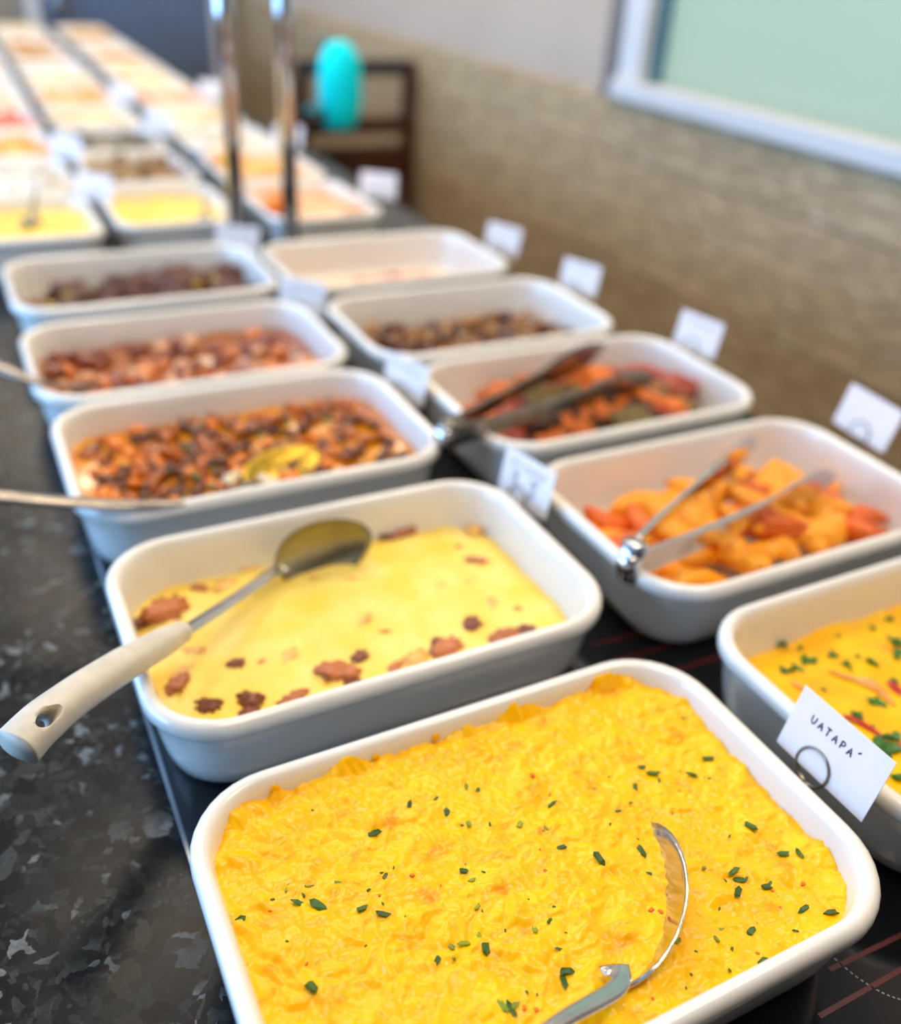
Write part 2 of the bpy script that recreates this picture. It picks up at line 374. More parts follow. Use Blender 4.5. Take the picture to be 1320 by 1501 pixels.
def onfood(key, hf, px, py, lift=0.0):
    """photo pixel -> local point on the food of that dish"""
    z = -0.03
    for _ in range(5):
        p = at(px, py, z); x, y = p.x - POS[key][0], p.y - POS[key][1]
        x = max(-DL / 2 + .016, min(DL / 2 - .016, x)); y = max(-DW / 2 + .016, min(DW / 2 - .016, y))
        z = hf(x, y, 0.5)
    return Vector((x, y, z + H + lift))
def food(key, name, hf, m, nx, ny, label, cat):
    o = link(name, fillmesh(name, hf, m, nx, ny), (POS[key][0], POS[key][1], PLATE)); tag(o, label, cat); return o

# flakes of chopped herb: small irregular prisms
M_HERB = mat('herb', (62, 104, 20), (34, 72, 14), 200, rough=0.45, rand=0.25)
M_PARS = mat('parsley', (58, 128, 24), (26, 84, 16), 150, rough=0.4, rand=0.2)
def flake_me(seed, m):
    rnd = random.Random(seed); n = 6; V = []; F = []
    for z in (0.12, -0.12):
        for k in range(n):
            a = 2 * PI * k / n; r = 0.6 + 0.5 * rnd.random(); V.append((r * math.cos(a), r * math.sin(a) * 0.6, z + 0.3 * (math.cos(a) ** 2 - .5) * (1 if seed % 2 else -1)))
    F = [tuple(range(n)), tuple(reversed(range(n, 2 * n)))] + [(k, n + k, n + (k + 1) % n, (k + 1) % n) for k in range(n)]
    return mesh('herb_flake', V, F, m, False)
FLK = [flake_me(s, M_HERB) for s in range(6)]; PFL = [flake_me(s + 10, M_PARS) for s in range(6)]
def flake(par, p, s, lib=FLK, elong=1.0, name='herb_flake'):
    return link(name, random.choice(lib), p, par, (random.uniform(-.35, .35), random.uniform(-.35, .35), random.uniform(0, 6.28)), (s * elong, s, s))

# ---- front dish: yellow puree
def sstep(a, b, t):
    t = max(0, min(1, (t - a) / (b - a))); return t * t * (3 - 2 * t)
CLIMB = [(512, 1102, .009, .011), (745, 1035, .011, .010), (772, 1018, .010, .010), (880, 982, .013, .013), (905, 992, .008, .010), (402, 1137, .004, .008), (690, 1050, .008, .006), (350, 1160, .008, .010)]
def _climbx(px, py):
    d = ray(px, py); t = (0.278 + 0.237 / 2 - 0.0133 - CAM.y) / d.y; return (CAM + d * t).x - 0.222
CLIMB = [(_climbx(a, b_), c, d) for a, b_, c, d in CLIMB]
def lumps(x, y, s, o):
    q = Vector((x * s + 0.7 * N3(x, y, s * .8, o), y * s + 0.7 * N3(x, y, s * .8, o + 4), o))
    d = noise.voronoi(q)[0]; return min(1.0, d[1] - d[0])
def h_L1(x, y, mm):
    z = -0.0190 + 0.0016 * N3(x, y, 22, 1) + 0.0040 * lumps(x, y, 72, 2) + 0.0018 * lumps(x, y, 150, 9) + 0.0028 * N3(x, y, 55, 3) + 0.0007 * N3(x, y, 240, 5)
    z += 0.0020 * (0.35 - abs(N3(x + 0.5 * y, y, 34, 4)))
    z += 0.004 * math.exp(-((x + 0.03) ** 2 + (y - 0.02) ** 2) / 0.006)
    z += 0.005 * math.exp(-((x - 0.015) ** 2 / 0.0016 + (y + 0.045) ** 2 / 0.0022))
    z -= 0.005 * math.exp(-((x - 0.10) ** 2 + (y + 0.06) ** 2) / 0.0022)
    wb = sstep(0.02, 0.085, y)
    z += wb * 0.004 * sstep(0.6, 1.0, mm)
    if mm > 0.94:
        e = (mm - 0.94) / 0.06
        c = sum(A * math.exp(-((x - xi) / wd) ** 2) for xi, wd, A in CLIMB)
        z += e * wb * (c * (1 + 0.5 * N3(x, y, 160, 8)) + 0.003 * N3(x, y, 90, 8)) + e * (1 - wb) * 0.004 * N3(x, y, 60, 9)
    return min(z, -0.0032)
M_PUREE = mat('yellow_puree', (255, 200, 0), (254, 187, 0), 55, rough=0.24, coat=0.0, spec=0.3, bump=0.2, bscale=140, c3=(240, 156, 0), lo=0.3, hi=0.6, bdist=0.0018)
fd1 = food('L1', 'yellow_puree', h_L1, M_PUREE, 270, 190, 'bright yellow creamy puree with chopped herbs in the nearest dish', 'puree')
for px, py, s in ((452, 1187, 4.2), (347, 1225, 2.6), (334, 1175, 3), (372, 1255, 3), (580, 1135, 3), (548, 1222, 3.2), (600, 1180, 3), (655, 1193, 3.2), (465, 1327, 4), (530, 1332, 3.6), (380, 1300, 3), (348, 1352, 4), (457, 1447, 4.6), (438, 1325, 3),
                  (760, 1040, 2.6), (790, 1075, 2.6), (1003, 1053, 3.6), (1038, 1112, 3.6), (955, 1133, 4), (940, 1125, 3), (930, 1155, 3), (1016, 1137, 3), (1100, 1210, 3.4), (1085, 1290, 3.6), (1080, 1308, 4), (1125, 1300, 3.6), (1075, 1278, 3), (1150, 1252, 3), (1172, 1252, 3), (1100, 1365, 3.4), (1220, 1338, 3.4), (1178, 1332, 2.8),
                  (877, 1258, 4), (940, 1248, 3.4), (823, 1243, 2.6), (808, 1180, 2.6), (680, 1277, 3), (712, 1390, 4), (830, 1425, 4), (826, 1440, 3), (640, 1170, 2.4), (700, 1160, 2.4), (870, 1065, 2.4), (905, 1190, 2.4), (560, 1340, 3), (640, 1410, 2.6), (1140, 1440, 3), (520, 1160, 2.4), (750, 1480, 3), (985, 1255, 2.6)):
    flake(fd1, onfood('L1', h_L1, px, py, 0.0006), s * 0.00108, elong=random.uniform(1, 1.9))
M_CARROT = mat('carrot_bit', (235, 120, 20), (220, 98, 12), 200, rough=0.4)
CFL = [blob('carrot_bit', (1, .7, .5), .3, s, M_CARROT, 1) for s in range(3)]
for k in range(46):
    px, py = random.uniform(360, 1200), random.uniform(1060, 1490)
    p = onfood('L1', h_L1, px, py, -0.0003)
    if abs(p.x) < 0.15 and abs(p.y) < 0.098: link('carrot_bit', random.choice(CFL), p, fd1, (0, 0, random.uniform(0, 6)), (random.uniform(.0011, .0024),) * 3)
# smears of puree left on the inner wall of the dish
SM = [blob('puree_smear', (1, 1, 1), .35, s + 20, M_PUREE, 2) for s in range(3)]
def wallspot(key, px, py):       # pixel on the back inner wall
    d = ray(px, py); yb = POS[key][1] + DW / 2 - 0.0133; t = (yb - CAM.y) / d.y; p = CAM + d * t
    return Vector((p.x - POS[key][0], DW / 2 - 0.0133, p.z - PLATE))
for px, py, sx, sz in ((551, 1088, .0028, .0026), (402, 1140, .003, .004), (968, 1012, .003, .005), (640, 1060, .003, .003)):
    p = wallspot('L1', px, py); p.z = min(p.z, H - 0.009)
    link('puree_smear', random.choice(SM), p, fd1, (random.uniform(-.1, .1), random.uniform(-.4, .4), 0), (sx, 0.0012, sz))
M_HERB2 = mat('pale_herb', (150, 158, 20), (112, 132, 14), 200, rough=0.4, rand=0.2)
FL2 = [flake_me(s_ + 30, M_HERB2) for s_ in range(4)]
for k in range(95):
    px, py = random.uniform(340, 1230), random.uniform(1040, 1495); p = onfood('L1', h_L1, px, py, 0.0003)
    if abs(p.x) < 0.155 and abs(p.y) < 0.1: flake(fd1, p, random.uniform(.0008, .0019) if k % 3 else random.uniform(.002, .0034), FLK if k % 3 else FL2, random.uniform(1, 1.8))

# ---- second dish: cheese gratin
def h_L2(x, y, mm):
    z = -0.039 + 0.0022 * N3(x, y, 16, 11) + 0.0012 * N3(x, y, 45, 12) + 0.0004 * N3(x, y, 150, 13)
    z += 0.004 * math.exp(-((x - 0.02) ** 2 + (y - 0.02) ** 2) / 0.006)
    if mm > 0.85: z -= (mm - 0.85) / 0.15 * 0.004 * (1 + N3(x, y, 40, 14))
    return z
M_CHEESE = mat('cheese_sauce', (246, 206, 72), (248, 220, 120), 26, rough=0.3, spec=0.35, coat=0.0, bump=0.25, bscale=120, c3=(244, 200, 60), sss=0.15)
fd2 = food('L2', 'cheese_gratin', h_L2, M_CHEESE, 130, 90, 'pale yellow cheese gratin with browned meat pieces', 'gratin')
M_BROWN = mat('browned_meat', (140, 66, 22), (98, 42, 14), 90, rough=0.35, coat=0.4, rand=0.2, bump=0.4, bscale=120)
M_PINK = mat('pink_meat', (206, 124, 66), (172, 88, 44), 70, rough=0.35, coat=0.3, rand=0.12, bump=0.3, bscale=120, c3=(226, 168, 110))
M_PATCH = mat('sauce_coated_meat', (244, 196, 96), (230, 156, 70), 60, rough=0.35, coat=0.3, rand=0.08)
BB = [blob('meat_piece', (1, .75, .7), .5, s, M_BROWN, 3, 2.4) for s in range(3)]
BP = [blob('meat_piece', (1, .6, .6), .8, s + 4, M_PINK, 3, 2.4) for s in range(3)]
BQ = [blob('meat_piece', (1, .6, .4), .7, s + 8, M_PATCH, 3, 2.2) for s in range(3)]
for px, py, s, lib, fl in ((245, 897, 22, BP, .8), (205, 910, 8, BB, .6), (305, 1035, 10, BB, .9), (367, 1028, 10, BB, 1.2), (365, 1045, 10, BB, .8), (430, 1027, 12, BP, .8), (348, 972, 8, BB, .6), (262, 1000, 12, BP, .6), (285, 955, 10, BQ, .5), (270, 985, 10, BQ, .5),
                           (500, 985, 18, BP, .6), (525, 962, 10, BB, .5), (515, 1000, 8, BB, .5), (690, 915, 11, BB, .6), (725, 888, 10, BQ, .4), (760, 890, 7, BB, .25), (715, 880, 6, BB, .25), (740, 935, 16, BP, .7), (770, 930, 14, BB, .4), (655, 950, 16, BP, .6), (610, 965, 14, BQ, .6), (640, 940, 8, BB, .5), (580, 978, 9, BP, .5),
                           (528, 908, 11, BQ, .4), (560, 925, 6, BP, .4), (700, 820, 11, BP, .3), (590, 780, 14, BP, .5), (565, 785, 8, BB, .5), (695, 775, 14, BQ, .6), (500, 810, 11, BP, .4), (465, 845, 7, BQ, .4), (515, 850, 8, BQ, .4), (330, 855, 14, BQ, .5), (295, 862, 9, BP, .5), (360, 818, 8, BQ, .5), (685, 855, 8, BQ, .35), (640, 860, 6, BQ, .35), (660, 980, 10, BQ, .5), (420, 965, 12, BQ, .35), (380, 970, 6, BP, .35), (670, 800, 6, BB, .3)):
    p = onfood('L2', h_L2, px, py, -0.001); r_ = s * 0.00095
    link('meat_piece', random.choice(lib), p, fd2, (random.uniform(-.2, .2), random.uniform(-.2, .2), random.uniform(-.6, .9)), (r_, r_, r_ * fl))

# ---- right front dish: yellow fish stew with parsley and pepper strips
def h_R1(x, y, mm):
    z = -0.038 + 0.004 * N3(x, y, 14, 21) + 0.0022 * N3(x, y, 34, 22) + 0.0006 * N3(x, y, 120, 23)
    if mm > 0.85: z -= (mm - 0.85) / 0.15 * 0.004
    return z
M_MOQ = mat('yellow_stew', (254, 202, 0), (248, 180, 0), 30, rough=0.24, spec=0.4, coat=0.0, bump=0.3, bscale=90, c3=(226, 148, 26), sss=0.1)
fdr1 = food('R1', 'yellow_fish_stew', h_R1, M_MOQ, 120, 80, 'saucy yellow fish stew with parsley and red pepper strips', 'stew')
for px, py, s in ((1150, 945, 5), (1165, 978, 6), (1180, 972, 6), (1190, 970, 5), (1150, 985, 5), (1218, 963, 5), (1240, 978, 5), (1255, 962, 3), (1270, 970, 3), (1245, 985, 3), (1285, 1032, 9), (1315, 940, 9), (1312, 960, 8), (1252, 1048, 6), (1258, 1055, 5), (1290, 1090, 8), (1300, 1100, 9), (1310, 1085, 8), (1296, 1108, 7), (1278, 1070, 4), (1316, 1140, 7), (1300, 905, 5), (1210, 1010, 3), (1170, 950, 4), (1225, 935, 3), (1280, 925, 4), (1308, 1000, 5)):
    for q in range(2 if s > 4 else 1):
        flake(fdr1, onfood('R1', h_R1, px + random.uniform(-4, 4), py + random.uniform(-4, 4), 0.0012), s * 0.0008, PFL, random.uniform(1, 1.6), 'parsley_leaf')
for k in range(34):
    x, y = random.uniform(-.05, .15), random.uniform(-.09, .09)
    flake(fdr1, Vector((x, y, h_R1(x, y, .5) + H + .0012)), random.uniform(.003, .006), PFL, random.uniform(1, 1.6), 'parsley_leaf')
M_PEP = mat('red_pepper', (206, 44, 18), (186, 30, 12), 60, rough=0.2, coat=0.4)
M_ONION = mat('onion_strip', (240, 176, 92), (230, 150, 60), 60, rough=0.25, coat=0.3)
for P, wd, m, nm in ((((1235, 1050), (1262, 1062), (1295, 1082)), .0026, M_PEP, 'pepper_strip'), (((1300, 1000), (1312, 1010), (1325, 1022)), .004, M_PEP, 'pepper_strip'), (((1310, 1092), (1325, 1098), (1335, 1110)), .003, M_PEP, 'pepper_strip'),
                     (((1215, 985), (1245, 995), (1275, 1000), (1300, 1018)), .003, M_ONION, 'onion_strip'), (((1255, 1000), (1285, 1012), (1310, 1035)), .0028, M_ONION, 'onion_strip'), (((1160, 1000), (1175, 1010), (1195, 1018)), .0025, M_ONION, 'onion_strip')):
    pts = smoothpath([onfood('R1', h_R1, a, b_, 0.001) for a, b_ in P], 5); n = len(pts)
    V, F = sweep_data(pts, interp([wd * .5, wd, wd, wd * .4], n), interp([.001, .0016, .0016, .0008], n), 8)
    link(nm, mesh(nm, V, F, m), parent=fdr1)

# ---- pieces piled up in a dish, each its own thing
def pile(key, n, lib, name, label, cat, group, hf, size, region=(0.86, 0.80), tilt=0.5, lift=(0.0, 0.004), mind=0.0):
    pts = []; c = POS[key]
    for k in range(n):
        s = random.uniform(*size)
        for tr in range(60):
            x = random.uniform(-1, 1) * (DL / 2 - 0.022) * region[0]; y = random.uniform(-1, 1) * (DW / 2 - 0.022) * region[1]
            dx, dy = abs(x) - (DL / 2 - 0.024 - .03), abs(y) - (DW / 2 - 0.024 - .03)      # keep clear of the dish wall
            if math.hypot(max(dx, 0), max(dy, 0)) + s * 0.75 > .034: continue
            if all((x - a) ** 2 + (y - b_) ** 2 > mind ** 2 for a, b_ in pts): break
        pts.append((x, y)); z = hf(x, y, 0.5) + H + random.uniform(*lift)
        o = link(name, random.choice(lib), (c[0] + x, c[1] + y, PLATE + z), None, (random.uniform(-tilt, tilt), random.uniform(-tilt, tilt), random.uniform(0, 6.28)), (s, s, s))
        tag(o, label, cat, group)
# third dish: mushroom stew
def h_L3(x, y, mm):
    z = -0.032 + 0.002 * N3(x, y, 18, 31)
    if mm > 0.9: z += (mm - .9) * 0.05 * max(0, N3(x, y, 30, 32))
    return z
M_SAUCE3 = mat('amber_sauce', (228, 152, 0), (208, 124, 0), 30, rough=0.15, coat=0.5)
food('L3', 'amber_sauce', h_L3, M_SAUCE3, 70, 50, 'oily amber sauce under the mushroom pieces', 'sauce')
MS = [mat('mushroom_dark', (122, 62, 10), (76, 34, 4), 80, rough=0.2, coat=0.25, rand=0.25), mat('mushroom_mid', (196, 104, 6), (150, 68, 2), 80, rough=0.2, coat=0.25, rand=0.2), mat('mushroom_orange', (244, 142, 16), (222, 106, 6), 80, rough=0.2, coat=0.25, rand=0.15)]
ML = [blob('mushroom_slice', (1, .62, .42), .4, s, MS[(0, 1, 2, 0, 0, 1)[s]], 2, bend=(.5, -.4, .3, 0, .7, -.6)[s]) for s in range(6)]
pile('L3', 230, ML, 'mushroom_slice', 'glossy brown mushroom slice in the amber stew', 'mushroom', 'mushroom slices in the stew', h_L3, (0.008, 0.0145), (0.98, 0.96), 0.7, (0.0, 0.006), 0.0075)
for k in range(16):
    x, y = random.uniform(-.14, .12), random.uniform(-.08, .085)
    o = link('herb_leaf', random.choice(PFL), (POS['L3'][0] + x, POS['L3'][1] + y, PLATE + h_L3(x, y, .5) + H + .011), None, (random.uniform(-.5, .5), random.uniform(-.5, .5), random.uniform(0, 6)), (.006, .005, .005))
    tag(o, 'small green herb leaf on the mushroom stew', 'herb', 'herb leaves on the mushroom stew')
# fourth dish left: reddish stew
def h_L4(x, y, mm): return -0.038 + 0.003 * N3(x, y, 18, 41) + (0.006 * max(0, (mm - .85) / .15) * (0.6 + N3(x, y, 26, 42)) if y > 0 else 0)
food('L4', 'brown_sauce', h_L4, mat('brown_sauce', (176, 104, 48), (140, 72, 28), 26, rough=0.18, coat=0.5), 60, 40, 'reddish brown stew sauce in the fourth dish', 'sauce')
MR = [mat('stew_red', (150, 66, 24), (110, 42, 12), 70, rough=0.2, coat=0.5, rand=0.2), mat('stew_orange', (224, 124, 22), (196, 92, 12), 70, rough=0.2, coat=0.5, rand=0.15), mat('stew_pale', (230, 172, 122), (212, 140, 86), 70, rough=0.25, coat=0.4)]
SL = [blob('stew_chunk', (1, .8, .6), .4, s + 30, MR[(0, 0, 1, 2)[s]], 2) for s in range(4)]
pile('L4', 75, SL, 'stew_chunk', 'reddish brown meat chunk in the fourth stew dish', 'meat', 'meat chunks in the reddish stew', h_L4, (0.009, 0.016), (0.95, 0.95), 0.5, (0.001, 0.008), 0.012)
# fifth dish left: dark meat rolls with greens
def h_L5(x, y, mm): return -0.052 + 0.002 * N3(x, y, 20, 51)
food('L5', 'meat_gravy', h_L5, mat('meat_gravy', (150, 96, 40), (118, 66, 24), 26, rough=0.18, coat=0.5), 50, 34, 'thin brown gravy under the dark meat rolls', 'sauce')
RL = [blob('meat_roll', (1, .62, .6), .45, s + 40, mat('roll_meat', (104, 50, 26), (74, 32, 16), 40, rough=0.3, coat=0.15, bump=0.5, bscale=90, rand=0.2, c3=(130, 72, 40)), 3) for s in range(3)]
pile('L5', 26, RL, 'meat_roll', 'dark braised meat roll in the fifth dish of the left row', 'meat', 'dark braised meat rolls', h_L5, (0.026, 0.038), (0.9, 0.8), 0.25, (0.006, 0.016), 0.026)
GL = [blob('pepper_piece', (1, .6, .4), .3, s + 50, mat('pale_pepper', (196, 160, 40), (150, 128, 26), 40, rough=0.3, coat=0.3), 2) for s in range(2)]
pile('L5', 12, GL, 'pepper_piece', 'yellow green pepper piece among the dark meat rolls', 'vegetable', 'pepper pieces among the meat rolls', h_L5, (0.01, 0.015), (0.9, 0.85), 0.4, (0.016, 0.024), 0.03)
# second dish right: golden fried wedges
def h_R2f(x, y, mm): return -0.0625
def h_R2(x, y, mm): return -0.058 + 0.030 * math.exp(-((x - 0.035) ** 2 / 0.009 + (y + 0.015) ** 2 / 0.006))
M_GOLD = mat('fried_gold', (255, 174, 20), (248, 146, 6), 45, rough=0.4, coat=0.08, rand=0.12, c3=(255, 194, 56), bump=0.25, bscale=150)
M_DGOLD = mat('fried_brown', (236, 112, 4), (206, 84, 2), 45, rough=0.4, coat=0.08, rand=0.12, bump=0.25, bscale=150)
WL = [blob('fried_wedge', (1, .40, .34), .22, s + 60, (M_GOLD, M_GOLD, M_GOLD, M_DGOLD)[s], 3, bend=(.35, -.3, .15, .4)[s]) for s in range(4)]
pile('R2', 50, WL, 'fried_wedge', 'golden orange fried wedge in the dish with bright tongs', 'fried wedge', 'golden fried wedges', h_R2, (0.028, 0.042), (0.84, 0.70), 0.35, (0.006, 0.014), 0.018)
# third dish right: roasted meat and vegetables
def h_R3(x, y, mm): return -0.057 + 0.026 * math.exp(-((x - 0.03) ** 2 / 0.014 + (y + 0.01) ** 2 / 0.007))
VM = [mat('roast_orange', (238, 132, 20), (214, 92, 8), 50, rough=0.3, coat=0.15, bump=0.5, bscale=90, rand=0.15), mat('roast_red', (196, 84, 58), (160, 52, 36), 50, rough=0.3, coat=0.15, bump=0.5, bscale=90, rand=0.15), mat('roast_dark', (92, 46, 20), (62, 30, 12), 50, rough=0.3, coat=0.15, bump=0.5, bscale=90, rand=0.2), mat('roast_olive', (128, 100, 26), (92, 74, 18), 50, rough=0.3, coat=0.15, bump=0.5, bscale=90, rand=0.2)]
for s, (nm, lb, ct_) in enumerate((('roast_potato', 'orange roasted potato chunk under the dark tongs', 'potato'), ('roast_sausage', 'pinkish red roasted sausage piece under the dark tongs', 'sausage'), ('roast_beef', 'dark browned roast beef piece under the dark tongs', 'meat'), ('roast_pepper', 'olive green roasted pepper piece under the dark tongs', 'vegetable'))):
    lib = [blob(nm, (1, .72, .55), .6, s * 3 + q + 70, VM[s], 3, 2.0) for q in range(2)]
    pile('R3', (20, 12, 12, 8)[s], lib, nm, lb, ct_, 'roasted pieces in the third right dish, ' + nm.replace('_', ' '), h_R3, (0.021, 0.034), (0.84, 0.74), 0.4, (0.006, 0.016), 0.022)
# fourth dish right: dark brown shredded beef ; fifth: small remains
def h_R4(x, y, mm): return -0.050 + 0.006 * N3(x, y, 14, 81)
food('R4', 'beef_gravy', h_R4, mat('beef_gravy', (150, 92, 36), (110, 60, 22), 26, rough=0.2, coat=0.4), 50, 34, 'oily brown gravy under the shredded beef', 'sauce')
BF = [blob('beef_shred', (1, .42, .4), .4, s + 90, mat('beef_%d' % s, ((112, 58, 26), (86, 42, 18), (168, 112, 36))[s], ((82, 38, 16), (60, 28, 12), (140, 86, 24))[s], 60, rough=0.3, coat=0.4, rand=0.2), 2, bend=.3) for s in range(3)]
pile('R4', 85, BF, 'beef_shred', 'dark brown beef shred in the fourth dish of the right row', 'meat', 'shredded beef pieces', h_R4, (0.014, 0.022), (0.92, 0.9), 0.4, (0.002, 0.010), 0.012)
def h_R5(x, y, mm): return -0.0625 + 0.004 * math.exp(-(x * x / .01 + y * y / .004))
food('R5', 'orange_remains', h_R5, mat('pale_sauce', (232, 190, 128), (222, 150, 70), 22, rough=0.25, coat=0.3), 50, 34, 'thin pale orange sauce left in the nearly empty dish', 'sauce')
OR = [blob('orange_piece', (1, .6, .45), .35, s + 100, mat('orange_piece', (214, 110, 34), (190, 84, 20), 50, rough=0.3, coat=0.3, rand=0.15), 2) for s in range(2)]
pile('R5', 22, OR, 'orange_piece', 'orange piece of food left in the nearly empty dish', 'food', 'pieces left in the nearly empty dish', h_R5, (0.012, 0.02), (0.75, 0.6), 0.3, (0.004, 0.010), 0.02)

# ------------------------------------------------------------------ spoons and tongs
def bowl_part(root, C, ax, nrm, L, Wd, depth, m, name='bowl'):
    """spoon bowl: ellipse L x Wd centred at C, long axis ax, rim plane normal nrm, solid 1.2 mm shell"""
    ax = ax.normalized(); nrm = (nrm - ax * nrm.dot(ax)).normalized(); sd = nrm.cross(ax)
    V = []; F = []; nr, ns = 8, 36
    for sh in (0, 1):
        for i in range(nr + 1):
            r = i / nr
            for k in range(ns):
                a = 2 * PI * k / ns; e = 1 - 0.12 * math.cos(a)
                z = -depth * (1 - r ** 2.4) - 0.0012 * sh * (1 if i < nr else 0.6)
                V.append(C + ax * (L / 2 * r * math.cos(a)) + sd * (Wd / 2 * r * math.sin(a) * e) + nrm * z)
        o = sh * (nr + 1) * ns
        for i in range(nr):
            for k in range(ns):
                q = (o + i * ns + k, o + i * ns + (k + 1) % ns, o + (i + 1) * ns + (k + 1) % ns, o + (i + 1) * ns + k)
                F.append(q if not sh else q[::-1])
    o = (nr + 1) * ns
    for k in range(ns): F.append((nr * ns + k, nr * ns + (k + 1) % ns, o + nr * ns + (k + 1) % ns, o + nr * ns + k))
    return part(name, V, F, m, root)
UPZ = Vector((0, 0, 1))
# spoon standing in the yellow puree
tip, neck = at(966, 1190, -0.010), at(922, 1442, -0.006)
s1 = empty('serving_spoon', at(922, 1442, -0.02)); tag(s1, 'steel serving spoon sunk in the yellow puree of the nearest dish', 'spoon')
ax = tip - neck; C1 = (tip + neck) / 2
sd = UPZ.cross(ax.normalized())
C1 = C1 + sd * 0.008
bowl_part(s1, C1 - UPZ * 0.013, ax, UPZ + sd * 0.75, ax.length * 1.0, ax.length * 0.62, 0.012, M_STEEL)
hp = smoothpath([neck + ax * 0.06 + sd * .009, neck - ax * .06 + sd * .006 + UPZ * .004, at(812, 1503, 0.012), at(700, 1600, 0.022), at(560, 1750, 0.03)], 8); n = len(hp)
V, F = sweep_data(hp, interp([.008, .0052, .0042, .0045, .006], n), interp([.0012, .0022, .0022, .0018, .0014], n), 14)
part('handle', V, F, M_STEEL, s1)
# spoon with the off-white plastic handle in the gratin
a = at(408, 836, -0.028); b_ = at(225, 955, 0.010); dv = b_ - a
s2 = empty('serving_spoon', a); tag(s2, 'serving spoon with thick off-white plastic handle resting on the gratin dish', 'spoon')
tp = at(534, 792, -0.016); bax = tp - a
bowl_part(s2, (a + tp) / 2 + UPZ * 0.003 + bax * .03, bax, UPZ * 0.3 + Vector((.3, -0.9, 0)), bax.length * 1.12, bax.length * 0.72, 0.012, M_BOWL)
hp = smoothpath([a + bax * .06 + UPZ * .003, a + dv * .06 + UPZ * .002, a + dv * .4, a + dv * .9], 7); n = len(hp)
V, F = sweep_data(hp, interp([.008, .0062, .0060, .0062], n), interp([.0014, .0014, .0014, .0016], n), 12, power=3)
part('shank', V, F, M_STEEL, s2)
P = [a + dv * t + UPZ * (zz) for t, zz in ((.80, .001), (.98, .003), (1.2, .005), (1.45, .0045), (1.62, .001), (1.735, -.005))]
hp = smoothpath(P, 8); n = len(hp)
V, F = sweep_data(hp, interp([.0075, .0098, .0110, .0118, .0128, .0134], n), interp([.0070, .0092, .0100, .0104, .0112, .0118], n), 28, power=2.8)
me = mesh('handle', [v - s2.location for v in V], F, M_HANDLE)
ho = link('handle', me, parent=s2)
# hanging hole through the handle end
hc = P[4] - dv * .0 - s2.location
vd = ray(65, 1068).normalized(); td_ = (P[5] - P[3]).normalized(); vd = (vd - td_ * vd.dot(td_)).normalized()
V2, F2 = sweep_data([hc - vd * .03, hc + vd * .03], [.0048] * 2, [.0048] * 2, 20, up=(0.3, 0.2, 1))
tdir = (P[5] - P[3]).normalized()
V2 = [hc + (v - hc) + tdir * ((v - hc).dot(tdir) * 1.0) for v in V2]
cut = link('hole_cutter', mesh('hole_cutter', V2, F2), s2.location)
bm_ = ho.modifiers.new('hole', 'BOOLEAN'); bm_.operation = 'DIFFERENCE'; bm_.object = cut; bm_.solver = 'EXACT'
bpy.context.view_layer.update()
dg = bpy.context.evaluated_depsgraph_get(); nm_ = bpy.data.meshes.new_from_object(ho.evaluated_get(dg))
ho.modifiers.clear(); ho.data = nm_; bpy.data.objects.remove(cut)

# spoon in the mushroom stew, handle to the left
s3 = empty('serving_spoon', at(290, 740, -0.02)); tag(s3, 'grey steel serving spoon lying in the mushroom stew, handle to the left', 'spoon')
hp = smoothpath([at(-120, 712, .022), at(0, 727, .016), at(110, 736, .010), at(230, 738, .002), at(320, 728, -.010), at(372, 706, -.016)], 6); n = len(hp)
V, F = sweep_data(hp, interp([.010, .010, .0085, .006, .005, .006], n), interp([.003, .003, .0028, .002, .002, .0016], n), 12)
part('handle', V, F, M_DSTEEL, s3)
a3, t3 = at(365, 708, -.017), at(462, 660, -.015); bx3 = t3 - a3
bowl_part(s3, (a3 + t3) / 2, bx3, UPZ + Vector((0.1, -.35, 0)), bx3.length * 1.08, bx3.length * .55, 0.008, mat('sauce_coated_steel', (196, 160, 60), (176, 140, 40), 60, rough=0.35, metal=0.8))
M_RICE = mat('cream_sauce', (236, 214, 176), (222, 190, 140), 60, rough=0.4)
for k in range(7):
    o = link('cream_dollop', blob('cream_dollop', (1, .7, .6), .3, k + 120, M_RICE, 2), at(345 + random.uniform(-15, 55), 700 + random.uniform(-8, 14), -.018), None, (0, 0, k), (.008,) * 3)
    tag(o, 'small cream coloured dollop beside the spoon in the mushroom stew', 'sauce', 'cream dollops in the mushroom stew')
# spoon of the fourth dish: only its handle shows at the left edge
s4 = empty('serving_spoon', at(60, 560, -.02)); tag(s4, 'dark steel spoon handle poking out left of the reddish stew', 'spoon')
hp = smoothpath([at(-90, 512, .02), at(0, 538, .014), at(45, 556, .008), at(105, 568, -.012), at(150, 562, -.028)], 6); n = len(hp)
V, F = sweep_data(hp, interp([.009, .009, .007, .005, .006], n), interp([.0025] * 5, n), 12)
part('handle', V, F, M_DSTEEL, s4)
a4, t4 = at(150, 562, -.032), at(225, 545, -.044)
bowl_part(s4, (a4 + t4) / 2, t4 - a4, UPZ, (t4 - a4).length * 1.1, .04, 0.006, M_DSTEEL)

